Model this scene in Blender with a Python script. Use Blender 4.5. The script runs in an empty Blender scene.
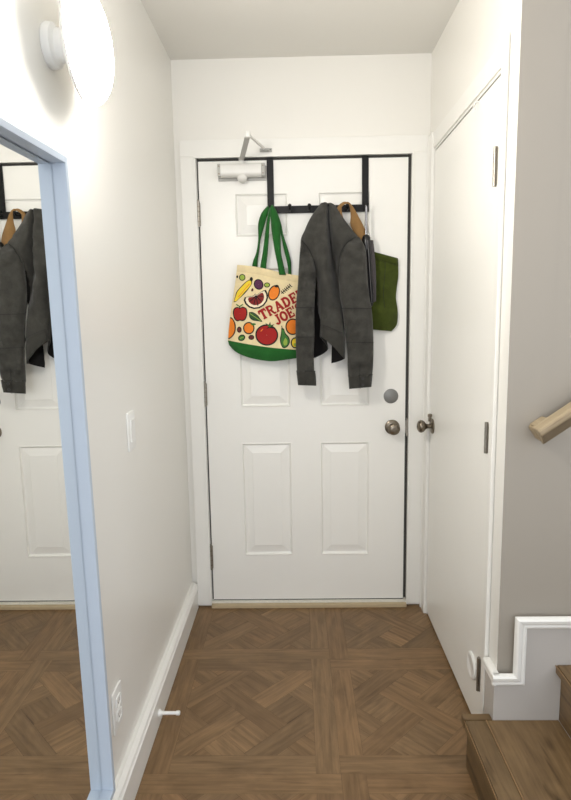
import bpy, bmesh, math, random
from mathutils import Vector, Matrix, noise
random.seed(7)
scene = bpy.context.scene
col = scene.collection
PI = math.pi

# ------------------------------------------------------------------ camera (measured from the photograph)
FPX = 592.2
CAM = Vector((0.4198, -2.6969, 1.4028))
YAW, PITCH, ROLL = 0.0206, 0.1462, -0.0171
def cam_axes():
    sy, cy, sp, cp, sr, cr = math.sin(YAW), math.cos(YAW), math.sin(PITCH), math.cos(PITCH), math.sin(ROLL), math.cos(ROLL)
    f = Vector((-sy*cp, cy*cp, -sp)); r = Vector((cy, sy, 0)); u = r.cross(f)
    return cr*r + sr*u, -sr*r + cr*u, f
AR, AU, AF = cam_axes()
def at(axis, val, px, py):
    """point on the plane axis=val that the photograph shows at (px, py)"""
    d = AF + (px-285.5)/FPX*AR - (py-400)/FPX*AU
    k = 'xyz'.index(axis)
    return CAM + d*((val-CAM[k])/d[k])

cam_d = bpy.data.cameras.new('camera'); cam = bpy.data.objects.new('camera', cam_d); col.objects.link(cam)
cam_d.sensor_fit = 'VERTICAL'; cam_d.sensor_height = 24.0; cam_d.lens = 24.0*FPX/800.0
cam_d.clip_start = 0.01
M4 = Matrix((AR, AU, -AF)).transposed().to_4x4(); M4.translation = CAM
cam.matrix_world = M4
scene.camera = cam

# ------------------------------------------------------------------ materials
def srgb(r, g, b):
    f = lambda c: (c/255/12.92 if c/255 <= .04045 else ((c/255+.055)/1.055)**2.4)
    return (f(r), f(g), f(b), 1)
def nodes_of(name):
    m = bpy.data.materials.new(name); m.use_nodes = True
    nt = m.node_tree; return m, nt, nt.nodes['Principled BSDF']
def N(nt, t, **kw):
    n = nt.nodes.new(t)
    for k, v in kw.items():
        if k in n.inputs: n.inputs[k].default_value = v
        else: setattr(n, k, v)
    return n
def simple(name, c, rough=.5, metal=0, scale=60, vary=.06, bump=0.0, bscale=None, spec=.5, emit=None):
    m, nt, p = nodes_of(name)
    tc = N(nt, 'ShaderNodeTexCoord'); nz = N(nt, 'ShaderNodeTexNoise', Scale=scale, Detail=4.0)
    nt.links.new(tc.outputs['Object'], nz.inputs['Vector'])
    mx = N(nt, 'ShaderNodeMix', data_type='RGBA')
    mx.inputs['A'].default_value = tuple(x*(1-vary) for x in c[:3])+(1,); mx.inputs['B'].default_value = tuple(min(1, x*(1+vary)) for x in c[:3])+(1,)
    nt.links.new(nz.outputs['Fac'], mx.inputs['Factor']); nt.links.new(mx.outputs['Result'], p.inputs['Base Color'])
    p.inputs['Roughness'].default_value = rough; p.inputs['Metallic'].default_value = metal
    p.inputs['Specular IOR Level'].default_value = spec
    if bump:
        n2 = N(nt, 'ShaderNodeTexNoise', Scale=bscale or scale*3, Detail=3.0); nt.links.new(tc.outputs['Object'], n2.inputs['Vector'])
        b = N(nt, 'ShaderNodeBump', Strength=bump, Distance=.002); nt.links.new(n2.outputs['Fac'], b.inputs['Height']); nt.links.new(b.outputs['Normal'], p.inputs['Normal'])
    if emit:
        p.inputs['Emission Color'].default_value = emit[0]; p.inputs['Emission Strength'].default_value = emit[1]
    return m
def fabric(name, c, scale=900, vary=.22, rough=.9, bump=.35):
    """woven cloth: fine crossed threads over broad fading"""
    m, nt, p = nodes_of(name)
    tc = N(nt, 'ShaderNodeTexCoord')
    w1 = N(nt, 'ShaderNodeTexWave', Scale=scale/6.0, Distortion=1.0); w1.bands_direction = 'X'
    w2 = N(nt, 'ShaderNodeTexWave', Scale=scale/6.0, Distortion=1.0); w2.bands_direction = 'Z'
    nz = N(nt, 'ShaderNodeTexNoise', Scale=22.0, Detail=6.0, Roughness=.72)
    for w in (w1, w2, nz): nt.links.new(tc.outputs['Object'], w.inputs['Vector'])
    ad = N(nt, 'ShaderNodeMath', operation='MULTIPLY'); nt.links.new(w1.outputs['Fac'], ad.inputs[0]); nt.links.new(w2.outputs['Fac'], ad.inputs[1])
    a2 = N(nt, 'ShaderNodeMath', operation='MULTIPLY_ADD'); a2.inputs[1].default_value = .25
    nm = N(nt, 'ShaderNodeMath', operation='MULTIPLY_ADD'); nm.inputs[1].default_value = 2.0; nm.inputs[2].default_value = -.62
    nt.links.new(nz.outputs['Fac'], nm.inputs[0]); nt.links.new(ad.outputs[0], a2.inputs[0]); nt.links.new(nm.outputs[0], a2.inputs[2])
    mx = N(nt, 'ShaderNodeMix', data_type='RGBA')
    mx.inputs['A'].default_value = tuple(x*(1-vary) for x in c[:3])+(1,); mx.inputs['B'].default_value = tuple(min(1, x*(1+vary)) for x in c[:3])+(1,)
    nt.links.new(a2.outputs[0], mx.inputs['Factor']); nt.links.new(mx.outputs['Result'], p.inputs['Base Color'])
    b = N(nt, 'ShaderNodeBump', Strength=bump, Distance=.0015); nt.links.new(a2.outputs[0], b.inputs['Height']); nt.links.new(b.outputs['Normal'], p.inputs['Normal'])
    p.inputs['Roughness'].default_value = rough; p.inputs['Specular IOR Level'].default_value = .2
    p.inputs['Sheen Weight'].default_value = .15
    return m
def wood(name, dark, light, rough=.45, knots=False):
    """plank wood: grain runs along U of the 'UVMap'; the colour attribute 'tone' varies each piece"""
    m, nt, p = nodes_of(name)
    uv = N(nt, 'ShaderNodeUVMap', uv_map='UVMap')
    mp = N(nt, 'ShaderNodeMapping'); mp.inputs['Scale'].default_value = (2.4, 46, 1); nt.links.new(uv.outputs['UV'], mp.inputs['Vector'])
    n1 = N(nt, 'ShaderNodeTexNoise', Scale=1.6, Detail=7.0, Roughness=.62, Distortion=.6); nt.links.new(mp.outputs['Vector'], n1.inputs['Vector'])
    mp2 = N(nt, 'ShaderNodeMapping'); mp2.inputs['Scale'].default_value = (3.0, 9, 1); nt.links.new(uv.outputs['UV'], mp2.inputs['Vector'])
    n2 = N(nt, 'ShaderNodeTexNoise', Scale=1.5, Detail=4.0, Roughness=.6, Distortion=1.2); nt.links.new(mp2.outputs['Vector'], n2.inputs['Vector'])
    mm = N(nt, 'ShaderNodeMath', operation='MULTIPLY_ADD'); mm.inputs[1].default_value = .55
    hf = N(nt, 'ShaderNodeMath', operation='MULTIPLY'); hf.inputs[1].default_value = .45
    nt.links.new(n2.outputs['Fac'], hf.inputs[0]); nt.links.new(n1.outputs['Fac'], mm.inputs[0]); nt.links.new(hf.outputs[0], mm.inputs[2])
    cr = N(nt, 'ShaderNodeValToRGB'); cr.color_ramp.elements[0].position = .32; cr.color_ramp.elements[1].position = .68
    cr.color_ramp.elements[0].color = dark; cr.color_ramp.elements[1].color = light
    nt.links.new(mm.outputs[0], cr.inputs['Fac'])
    at_ = N(nt, 'ShaderNodeAttribute', attribute_name='tone')
    mx = N(nt, 'ShaderNodeMix', data_type='RGBA', blend_type='MULTIPLY'); mx.inputs['Factor'].default_value = 1
    nt.links.new(cr.outputs['Color'], mx.inputs['A']); nt.links.new(at_.outputs['Color'], mx.inputs['B'])
    last = mx.outputs['Result']
    mp3 = N(nt, 'ShaderNodeMapping'); mp3.inputs['Scale'].default_value = (3.5, 26, 1) if not knots else (3.2, 17, 1); nt.links.new(uv.outputs['UV'], mp3.inputs['Vector'])
    n3 = N(nt, 'ShaderNodeTexNoise', Scale=1.3, Detail=2.0, Distortion=.8); nt.links.new(mp3.outputs['Vector'], n3.inputs['Vector'])
    c3 = N(nt, 'ShaderNodeValToRGB'); c3.color_ramp.elements[0].position = .67 if not knots else .60; c3.color_ramp.elements[1].position = .76
    c3.color_ramp.elements[0].color = (1, 1, 1, 1); c3.color_ramp.elements[1].color = (.62, .58, .54, 1) if not knots else (.3, .26, .22, 1)
    nt.links.new(n3.outputs['Fac'], c3.inputs['Fac'])
    m3 = N(nt, 'ShaderNodeMix', data_type='RGBA', blend_type='MULTIPLY'); m3.inputs['Factor'].default_value = 1
    nt.links.new(last, m3.inputs['A']); nt.links.new(c3.outputs['Color'], m3.inputs['B']); last = m3.outputs['Result']
    nt.links.new(last, p.inputs['Base Color'])
    b = N(nt, 'ShaderNodeBump', Strength=.12, Distance=.002); nt.links.new(n1.outputs['Fac'], b.inputs['Height']); nt.links.new(b.outputs['Normal'], p.inputs['Normal'])
    p.inputs['Roughness'].default_value = rough; p.inputs['Specular IOR Level'].default_value = .35
    return m

M = {}
M['wall']    = simple('wall_paint', srgb(235, 233, 227), .34, scale=3, vary=.012, bump=.09, bscale=260)
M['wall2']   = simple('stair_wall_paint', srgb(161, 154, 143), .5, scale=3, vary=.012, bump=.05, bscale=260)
M['ceil']    = simple('ceiling_paint', srgb(226, 224, 218), .8, scale=3, vary=.01, bump=.05, bscale=200)
M['trim']    = simple('trim_paint', srgb(238, 237, 232), .3, scale=9, vary=.012)
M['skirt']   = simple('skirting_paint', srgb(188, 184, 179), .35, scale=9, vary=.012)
M['door']    = simple('door_paint', srgb(241, 240, 235), .35, scale=6, vary=.012)
M['dark']    = simple('dark_gap', srgb(42, 40, 38), .8)
M['bed']     = simple('joint_brown', srgb(58, 46, 34), .8)
M['seal']    = simple('rubber_seal', srgb(70, 68, 64), .7)
M['nickel']  = simple('satin_nickel', srgb(128, 119, 106), .28, 1.0, scale=40)
M['hinge']   = simple('worn_hinge_steel', srgb(150, 145, 136), .35, .9, scale=140, vary=.35)
M['cover']   = simple('grey_cover_metal', srgb(128, 128, 126), .45, .35, scale=30)
M['rack']    = simple('black_powder_coat', srgb(9, 9, 10), .5, spec=.3, scale=80)
M['plastic'] = simple('white_plastic', srgb(240, 240, 237), .3, scale=20, vary=.01)
M['slot']    = simple('socket_slot', srgb(130, 128, 124), .6)
M['closer']  = simple('closer_enamel', srgb(228, 227, 222), .35, scale=30, vary=.015)
M['closer2'] = simple('closer_grey', srgb(176, 175, 170), .4, scale=30, vary=.03)
M['frame']   = simple('mirror_frame_paint', srgb(188, 200, 214), .4, scale=30, vary=.01)
M['sill']    = simple('threshold_wood', srgb(190, 172, 140), .55, scale=30, vary=.12)
M['sillw']   = simple('threshold_metal', srgb(225, 222, 212), .4, scale=60, vary=.12)
M['lampw']   = simple('lamp_base_metal', srgb(236, 236, 234), .4, scale=30)
M['dome']    = simple('lit_opal_glass', srgb(250, 250, 246), .3, emit=((1.0, .95, .88, 1), 100.0))
M['floor']   = wood('oak_parquet', srgb(96, 74, 49), srgb(146, 116, 82), .4)
M['tread']   = wood('stair_wood', srgb(90, 71, 48), srgb(134, 110, 78), .42, knots=True)
M['rail']    = wood('rail_wood', srgb(158, 140, 112), srgb(188, 172, 144), .4)
M['jacket']  = fabric('charcoal_twill', srgb(62, 61, 57), vary=.36)
M['jhem']    = fabric('charcoal_twill_hem', srgb(56, 55, 51), vary=.2)
M['lining']  = simple('jacket_inside_shade', srgb(30, 29, 29), .95, spec=.1)  # inner faces of the jacket, with the gap's shade put into the colour
M['jseam']   = simple('jacket_stitching', srgb(30, 30, 29), .9)
M['jbtn']    = simple('jacket_button', srgb(40, 39, 38), .4)
M['canvas']  = fabric('cream_canvas', srgb(232, 214, 170), vary=.12, bump=.2)
M['bagreen'] = fabric('green_cotton', srgb(36, 96, 40), vary=.22, bump=.2)
M['olive']   = fabric('olive_canvas', srgb(60, 70, 22), vary=.3)
M['tan']     = fabric('tan_webbing', srgb(146, 112, 70), vary=.15)
M['umbc']    = fabric('umbrella_nylon', srgb(74, 70, 72), vary=.12)
M['chrome']  = simple('steel_shaft', srgb(128, 128, 132), .3, 1.0)
M['blackp']  = simple('black_plastic', srgb(16, 16, 18), .3)
INK = {k: simple('ink_'+k, srgb(*c), .8, vary=.05) for k, c in dict(black=(14, 10, 9), red=(160, 22, 18), dred=(128, 24, 22), letter=(156, 20, 18), orange=(232, 128, 34), yellow=(238, 206, 52), purple=(84, 36, 72), lgreen=(150, 176, 70), green=(60, 116, 48), dgreen=(40, 74, 40), white=(240, 226, 196), brown=(96, 36, 32)).items()}

# glass of the mirror
mm, nt, p = nodes_of('mirror_glass')
p.inputs['Base Color'].default_value = (.93, .94, .93, 1); p.inputs['Metallic'].default_value = 1; p.inputs['Roughness'].default_value = 0.0
M['mirror'] = mm

# ------------------------------------------------------------------ mesh helpers
class MB:
    def __init__(s): s.bm = bmesh.new()
    def _merge(s, b, mi=0):
        for f in b.faces: f.material_index = mi
        me = bpy.data.meshes.new('tmp'); b.to_mesh(me); b.free(); s.bm.from_mesh(me); bpy.data.meshes.remove(me)
    def box(s, x0, x1, y0, y1, z0, z1, bev=0, mi=0, seg=2):
        b = bmesh.new(); bmesh.ops.create_cube(b, size=1)
        for v in b.verts: v.co = Vector(((x0+x1)/2+v.co.x*(x1-x0), (y0+y1)/2+v.co.y*(y1-y0), (z0+z1)/2+v.co.z*(z1-z0)))
        if bev: bmesh.ops.bevel(b, geom=b.edges[:], offset=bev, segments=seg, affect='EDGES', profile=.6)
        s._merge(b, mi); return s
    def obox(s, p, q, w, h, up=Vector((0, 0, 1)), bev=0, mi=0):
        """bar from p to q, w wide, h tall"""
        p, q = Vector(p), Vector(q); d = q-p; L = d.length; d.normalize()
        sd = d.cross(up).normalized(); u = sd.cross(d)
        b = bmesh.new(); bmesh.ops.create_cube(b, size=1)
        if bev:
            for v in b.verts: v.co = Vector((v.co.x*L, v.co.y*w, v.co.z*h))
            bmesh.ops.bevel(b, geom=b.edges[:], offset=bev, segments=2, affect='EDGES')
            for v in b.verts: v.co = (p+q)/2 + d*v.co.x + sd*v.co.y + u*v.co.z
        else:
            for v in b.verts: v.co = (p+q)/2 + d*v.co.x*L + sd*v.co.y*w + u*v.co.z*h
        s._merge(b, mi); return s
    def tube(s, pts, r, n=12, mi=0, caps=True):
        pts = [Vector(q) for q in pts]; b = bmesh.new(); rings = []
        rr = r if isinstance(r, (list, tuple)) else [r]*len(pts)
        for i, q in enumerate(pts):
            d = (pts[min(i+1, len(pts)-1)]-pts[max(i-1, 0)]).normalized()
            a = d.cross(Vector((0, 0, 1)));
            if a.length < .02: a = d.cross(Vector((1, 0, 0)))
            a.normalize(); c = d.cross(a)
            rings.append([b.verts.new(q+rr[i]*(math.cos(2*PI*k/n)*a+math.sin(2*PI*k/n)*c)) for k in range(n)])
        for A, B in zip(rings, rings[1:]):
            for k in range(n): b.faces.new((A[k], A[(k+1) % n], B[(k+1) % n], B[k]))
        if caps: b.faces.new(rings[0][::-1]); b.faces.new(rings[-1])
        bmesh.ops.recalc_face_normals(b, faces=b.faces[:]); s._merge(b, mi); return s
    def lathe(s, prof, origin, axis, n=32, mi=0):
        """prof = [(distance along axis, radius)]"""
        ax = Vector(axis).normalized(); a = ax.cross(Vector((0, 0, 1)))
        if a.length < .05: a = Vector((1, 0, 0))
        a.normalize(); c = ax.cross(a); o = Vector(origin); b = bmesh.new(); rings = []
        for d, r in prof:
            if r < 1e-6: rings.append([b.verts.new(o+ax*d)])
            else: rings.append([b.verts.new(o+ax*d+r*(math.cos(2*PI*k/n)*a+math.sin(2*PI*k/n)*c)) for k in range(n)])
        for A, B in zip(rings, rings[1:]):
            for k in range(n):
                fa = [A[k % len(A)], A[(k+1) % len(A)], B[(k+1) % len(B)], B[k % len(B)]]
                u = []
                for v in fa:
                    if v not in u: u.append(v)
                if len(u) > 2: b.faces.new(u)
        bmesh.ops.recalc_face_normals(b, faces=b.faces[:]); s._merge(b, mi); return s
    def prism(s, poly, ext, mi=0, bev=0):
        """closed polygon (3-D points) swept along the vector ext"""
        b = bmesh.new(); A = [b.verts.new(Vector(q)) for q in poly]; B = [b.verts.new(Vector(q)+Vector(ext)) for q in poly]; n = len(A)
        b.faces.new(A); b.faces.new(B[::-1])
        for k in range(n): b.faces.new((A[k], B[k], B[(k+1) % n], A[(k+1) % n]))
        bmesh.ops.recalc_face_normals(b, faces=b.faces[:])
        if bev: bmesh.ops.bevel(b, geom=b.edges[:], offset=bev, segments=2, affect='EDGES')
        s._merge(b, mi); return s
    def grid(s, rows, mi=0, closed=False, cap=False):
        b = bmesh.new(); V = [[b.verts.new(Vector(q)) for q in r] for r in rows]; n = len(V[0])
        for A, B in zip(V, V[1:]):
            for k in range(n if closed else n-1): b.faces.new((A[k], A[(k+1) % n], B[(k+1) % n], B[k]))
        if closed and cap: b.faces.new(V[0][::-1]); b.faces.new(V[-1])
        bmesh.ops.recalc_face_normals(b, faces=b.faces[:])
        s._merge(b, mi); return s
    def build(s, name, mats, parent=None, smooth=False, angle=40, solid=0):
        me = bpy.data.meshes.new(name); s.bm.to_mesh(me); s.bm.free()
        for m_ in (mats if isinstance(mats, (list, tuple)) else [mats]): me.materials.append(m_)
        o = bpy.data.objects.new(name, me); col.objects.link(o)
        if parent is not None:
            o.parent = parent; o.matrix_parent_inverse = parent_world(parent).inverted()
        if smooth:
            for f in me.polygons: f.use_smooth = True
            if angle < 180: me.set_sharp_from_angle(angle=math.radians(angle))
        if solid:
            md = o.modifiers.new('thickness', 'SOLIDIFY'); md.thickness = solid; md.offset = 0
        return o
def parent_world(o):
    m_ = Matrix.LocRotScale(o.location, o.rotation_euler, o.scale)
    return (parent_world(o.parent) @ o.matrix_parent_inverse @ m_) if o.parent else m_
def tag(o, label=None, cat=None, group=None, kind=None):
    if label: o['label'] = label
    if cat: o['category'] = cat
    if group: o['group'] = group
    if kind: o['kind'] = kind
    return o
def thing(name, loc, label, cat, group=None):
    o = bpy.data.objects.new(name, None); o.empty_display_size = .05; o.location = loc; col.objects.link(o)
    return tag(o, label, cat, group)
def struct(o, label, cat): return tag(o, label, cat, kind='structure')
def crom(P, n):
    """Catmull-Rom through the tuples P, n steps per span"""
    out = []
    for i in range(len(P)-1):
        a, b, c, d = P[max(i-1, 0)], P[i], P[i+1], P[min(i+2, len(P)-1)]
        for k in range(n):
            t = k/n
            out.append(tuple(.5*(2*q+(r-p_)*t+(2*p_-5*q+4*r-s_)*t*t+(3*q-p_-3*r+s_)*t**3) for p_, q, r, s_ in zip(a, b, c, d)))
    out.append(tuple(P[-1])); return out

# planks with uv + tone
class Planks:
    def __init__(s): s.v = []; s.f = []; s.uv = []; s.tone = []
    def poly(s, pts, grain, tone, org=None):
        """one flat piece; grain = 3-D direction of the grain"""
        pts = [Vector(q) for q in pts]; n = (pts[1]-pts[0]).cross(pts[2]-pts[0])
        if n.length < 1e-12: n = Vector((0, 0, 1))
        n.normalize(); g = Vector(grain); g = (g-n*g.dot(n)).normalized(); c = n.cross(g)
        ou, ov = org or (random.random()*40, random.random()*40); i0 = len(s.v); s.v += [tuple(q) for q in pts]
        s.f.append(tuple(range(i0, i0+len(pts)))); s.uv.append([(q.dot(g)+ou, q.dot(c)+ov) for q in pts]); s.tone.append(tone)
    def box(s, x0, x1, y0, y1, z0, z1, grain, tone, bev=.003):
        b = bmesh.new(); bmesh.ops.create_cube(b, size=1)
        for v in b.verts: v.co = Vector(((x0+x1)/2+v.co.x*(x1-x0), (y0+y1)/2+v.co.y*(y1-y0), (z0+z1)/2+v.co.z*(z1-z0)))
        if bev: bmesh.ops.bevel(b, geom=b.edges[:], offset=bev, segments=2, affect='EDGES')
        s.bm(b, grain, tone)
    def bm(s, b, grain, tone):
        o = (random.random()*40, random.random()*40)
        g = Vector(grain).normalized()
        for f in b.faces:
            gg = g if abs(f.normal.dot(g)) < .9 else Vector((g.y, g.z, g.x))
            s.poly([v.co for v in f.verts], gg, tone, o)
        b.free()
    def build(s, name, mat, parent=None):
        me = bpy.data.meshes.new(name); me.from_pydata(s.v, [], s.f); me.uv_layers.new(name='UVMap')
        me.color_attributes.new('tone', 'FLOAT_COLOR', 'CORNER'); i = 0
        uvl = me.uv_layers['UVMap']; ca = me.color_attributes['tone']
        for k, f in enumerate(s.uv):
            t = s.tone[k]; t = t if isinstance(t, tuple) else (t, t, t)
            for q in f:
                uvl.data[i].uv = q; ca.data[i].color = (*t, 1); i += 1
        me.materials.append(mat); o = bpy.data.objects.new(name, me); col.objects.link(o)
        if parent is not None: o.parent = parent; o.matrix_parent_inverse = parent_world(parent).inverted()
        return o
def tone(v=.13): 
    t = 1+random.uniform(-v, v); w = random.uniform(-.025, .025); return (t*(1+w), t, t*(1-w))

# ------------------------------------------------------------------ room shell
XL, XR, ZC, YS = -.101, 1.007, 2.476, -1.042      # left wall, closet wall, ceiling, stair wall
YB = -4.3
def clip(poly, x0, x1, y0, y1):
    for ax, val, sg in ((0, x0, 1), (0, x1, -1), (1, y0, 1), (1, y1, -1)):
        out = []
        for i in range(len(poly)):
            a, b = poly[i], poly[(i+1) % len(poly)]; da, db = sg*(a[ax]-val), sg*(b[ax]-val)
            if da >= -1e-9: out.append(a)
            if (da > 1e-9 and db < -1e-9) or (da < -1e-9 and db > 1e-9):
                t = da/(da-db); out.append((a[0]+(b[0]-a[0])*t, a[1]+(b[1]-a[1])*t))
        poly = out
        if len(poly) < 3: return []
    return poly
def area(p_): return abs(sum(p_[i][0]*p_[(i+1) % len(p_)][1]-p_[(i+1) % len(p_)][0]*p_[i][1] for i in range(len(p_))))/2
FX0, FX1, FY0, FY1 = XL, 1.16, YB, .06
fl = Planks()
P_, H_, BW = .61, .2285, .0765
Q = 1/math.sqrt(2)
def st(cx, cy, s_, t_): return (cx+(s_-t_)*Q, cy+(s_+t_)*Q)
def put(poly, grain, tn, org=None):
    poly = clip(poly, FX0, FX1, FY0, FY1)
    if len(poly) > 2 and area(poly) > 1e-6: fl.poly([(q[0], q[1], 0) for q in poly], (*grain, 0), tn, org)
G_ = .0003
for ix in range(-1, 3):
    for iy in range(-8, 2):
        cx, cy = .232+P_*ix, -.758+P_*iy
        a = P_/2; h = H_
        # border planks: two long, two short
        par = (ix+iy) % 2
        for sg in (-1, 1):
            lo, hi = sorted((sg*h, sg*a))
            if par: put([(cx-a+G_, cy+lo+G_), (cx+a-G_, cy+lo+G_), (cx+a-G_, cy+hi-G_), (cx-a+G_, cy+hi-G_)], (1, 0), tone(.1)); put([(cx+lo+G_, cy-h), (cx+hi-G_, cy-h), (cx+hi-G_, cy+h), (cx+lo+G_, cy+h)], (0, 1), tone(.1))
            else: put([(cx+lo+G_, cy-a+G_), (cx+hi-G_, cy-a+G_), (cx+hi-G_, cy+a-G_), (cx+lo+G_, cy+a-G_)], (0, 1), tone(.1)); put([(cx-h, cy+lo+G_), (cx+h, cy+lo+G_), (cx+h, cy+hi-G_), (cx-h, cy+hi-G_)], (1, 0), tone(.1))
        # woven diagonal field
        b1, per = .04, .195
        def cellpiece(s0, s1, t0, t1, grain, tn, org):
            poly = [st(cx, cy, s0+G_, t0+G_), st(cx, cy, s1-G_, t0+G_), st(cx, cy, s1-G_, t1-G_), st(cx, cy, s0+G_, t1-G_)]
            poly = clip(poly, cx-h+G_, cx+h-G_, cy-h+G_, cy+h-G_)
            if len(poly) > 2: put(poly, grain, tn, org)
        gs, gt = (Q, Q), (-Q, Q)
        for i in range(-2, 3):
            for j in range(-2, 3):
                # square between bands
                s0, t0 = i*per+b1, j*per+b1
                cellpiece(s0, s0+per-2*b1, t0, t0+per-2*b1, gs if (i+j) % 2 else gt, tone(.2), None)
                # band running along t crosses over where (i+j) even
                if (i+j) % 2 == 0:
                    cellpiece(i*per-b1, i*per+b1, j*per-per+b1, j*per+per-b1, gt, tone(.17), (random.random()*40, random.random()*40))
                else:
                    cellpiece(i*per-per+b1, i*per+per-b1, j*per-b1, j*per+b1, gs, tone(.17), (random.random()*40, random.random()*40))
floor = fl.build('floor', M['floor'])
struct(floor, 'brown oak basket weave parquet floor of the entry', 'floor')
# dark bed that shows in the joints
b = MB(); b.box(FX0-.1, 2.6, FY0, FY1, -.06, -.0012); o = b.build('floor_bed', M['bed']); o.name = 'subfloor'; struct(o, 'dark bed under the parquet seen only in its joints', 'floor')

b = MB(); b.box(XL-.12, XL, YB, .12, 0, ZC); struct(b.build('wall_left', M['wall']), 'white satin painted wall that carries the mirror and round lamp', 'wall')
OX0, OX1, OZ = -.016, .932, 2.078                 # front door opening
b = MB(); b.box(XL, OX0, 0, .12, 0, ZC); b.box(OX1, 1.16, 0, .12, 0, ZC); b.box(OX0, OX1, 0, .12, OZ, ZC)
struct(b.build('wall_back', M['wall']), 'white wall around the paneled front door', 'wall')
CY0, CY1, CZ = -.905, -.088, 2.068                # closet opening
b = MB(); b.box(XR, XR+.12, CY1, 0, 0, ZC); b.box(XR, XR+.12, YS, CY0, 0, ZC); b.box(XR, XR+.12, CY0, CY1, CZ, ZC)
struct(b.build('wall_right', M['wall']), 'white wall holding the flat closet door', 'wall')
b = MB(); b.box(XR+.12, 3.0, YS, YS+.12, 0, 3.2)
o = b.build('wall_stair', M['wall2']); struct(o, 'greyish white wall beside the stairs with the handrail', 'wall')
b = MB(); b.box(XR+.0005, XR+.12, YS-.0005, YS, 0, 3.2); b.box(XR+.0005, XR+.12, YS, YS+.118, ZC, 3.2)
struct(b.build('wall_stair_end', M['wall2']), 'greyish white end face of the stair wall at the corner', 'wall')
b = MB(); b.box(XL-.12, XR+.12, YB, .12, ZC, ZC+.1); struct(b.build('ceiling', M['ceil']), 'flat off-white ceiling above the entry', 'ceiling')

# ------------------------------------------------------------------ front door
def panel_face(b, xs, zs, panels, y, map_=lambda x, y_, z: (x, y_, z)):
    bm_ = bmesh.new()
    def quad(pts): bm_.faces.new([bm_.verts.new(Vector(map_(*q))) for q in pts])
    for i in range(len(xs)-1):
        for j in range(len(zs)-1):
            x0, x1, z0, z1 = xs[i], xs[i+1], zs[j], zs[j+1]
            if (i, j) not in panels: quad([(x0, y, z0), (x1, y, z0), (x1, y, z1), (x0, y, z1)]); continue
            prev = None
            for inset, dep in ((0, 0), (.004, -.002), (.009, .007), (.014, .009), (.046, .0025), (.049, .001)):
                r = [(x0+inset, y+dep, z0+inset), (x1-inset, y+dep, z0+inset), (x1-inset, y+dep, z1-inset), (x0+inset, y+dep, z1-inset)]
                if prev:
                    for k in range(4): quad([prev[k], prev[(k+1) % 4], r[(k+1) % 4], r[k]])
                prev = r
            quad(prev)
    bmesh.ops.remove_doubles(bm_, verts=bm_.verts[:], dist=1e-5)
    b._merge(bm_)
b = MB()
xs = [0, .157, .389, .522, .75, .914]; zs = [.032, .255, .806, .974, 1.603, 1.739, 1.923, 2.06]
panel_face(b, xs, zs, {(i, j) for i in (1, 3) for j in (1, 3, 5)}, 0)
b.box(0, .914, .011, .044, .032, 2.06)
for q in (((0, 0, .032), (0, 0, 2.06), (0, .011, 2.06), (0, .011, .032)), ((.914, 0, .032), (.914, 0, 2.06), (.914, .011, 2.06), (.914, .011, .032)), ((0, 0, 2.06), (.914, 0, 2.06), (.914, .011, 2.06), (0, .011, 2.06)), ((0, 0, .032), (.914, 0, .032), (.914, .011, .032), (0, .011, .032))):
    b.grid([[q[0], q[1]], [q[3], q[2]]])
door1 = b.build('door_1', M['door']); struct(door1, 'white six panel front door with coats hung on it', 'door')
for z0, z1 in ((1.785, 1.891), (.983, 1.09), (.190, .309)):
    h = MB(); h.tube([(-.004, -.0095, z0), (-.004, -.0095, z1)], .0075, 12); h.box(-.014, .004, -.0035, .004, z0+.004, z1-.004)
    for k in range(1, 5): h.tube([(-.004, -.0095, z0+(z1-z0)*k/5-.0014), (-.004, -.0095, z0+(z1-z0)*k/5+.0014)], .0083, 12, 1)
    h.lathe([(0, .0), (.001, .006), (.007, .005), (.011, 0)], (-.004, -.0095, z1), (0, 0, 1), 10)
    h.build('hinge', [M['hinge'], M['nickel']], door1, True)
# knob with lever-lock button face
kx, kz = .8545, .873
k = MB(); k.lathe([(0, 0), (.0005, .034), (.006, .034), (.011, .028), (.012, 0)], (kx, 0, kz), (0, -1, 0)); rose = k.build('knob_rose', M['nickel'], door1, True)
k = MB(); k.lathe([(.010, .0), (.010, .012), (.026, .0115), (.034, .018), (.044, .0265), (.054, .028), (.061, .0245), (.065, .017), (.066, .009), (.0655, 0)], (kx, 0, kz), (0, -1, 0)); kn = k.build('door_knob', M['nickel'], door1, True)
k = MB(); k.box(kx-.002, kx+.002, -.0695, -.065, kz-.007, kz+.007, .0006); k.build('lock_button', M['nickel'], kn)
k = MB(); k.lathe([(0, 0), (.0004, .0335), (.003, .0335), (.0045, .031), (.0046, 0)], (.8475, 0, 1.017), (0, -1, 0), 40); tag(k.build('bore_cover', M['cover'], door1, True), 'grey round cover plate over the unused lock hole')
k = MB(); k.box(.9145, .9235, -.002, .03, kz-.03, kz+.03, .001); k.box(.9195, .931, -.004, .012, kz-.045, kz+.04, .001); tag(k.build('latch_plate', M['hinge'], door1), 'worn steel latch plate in the door gap')

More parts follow.
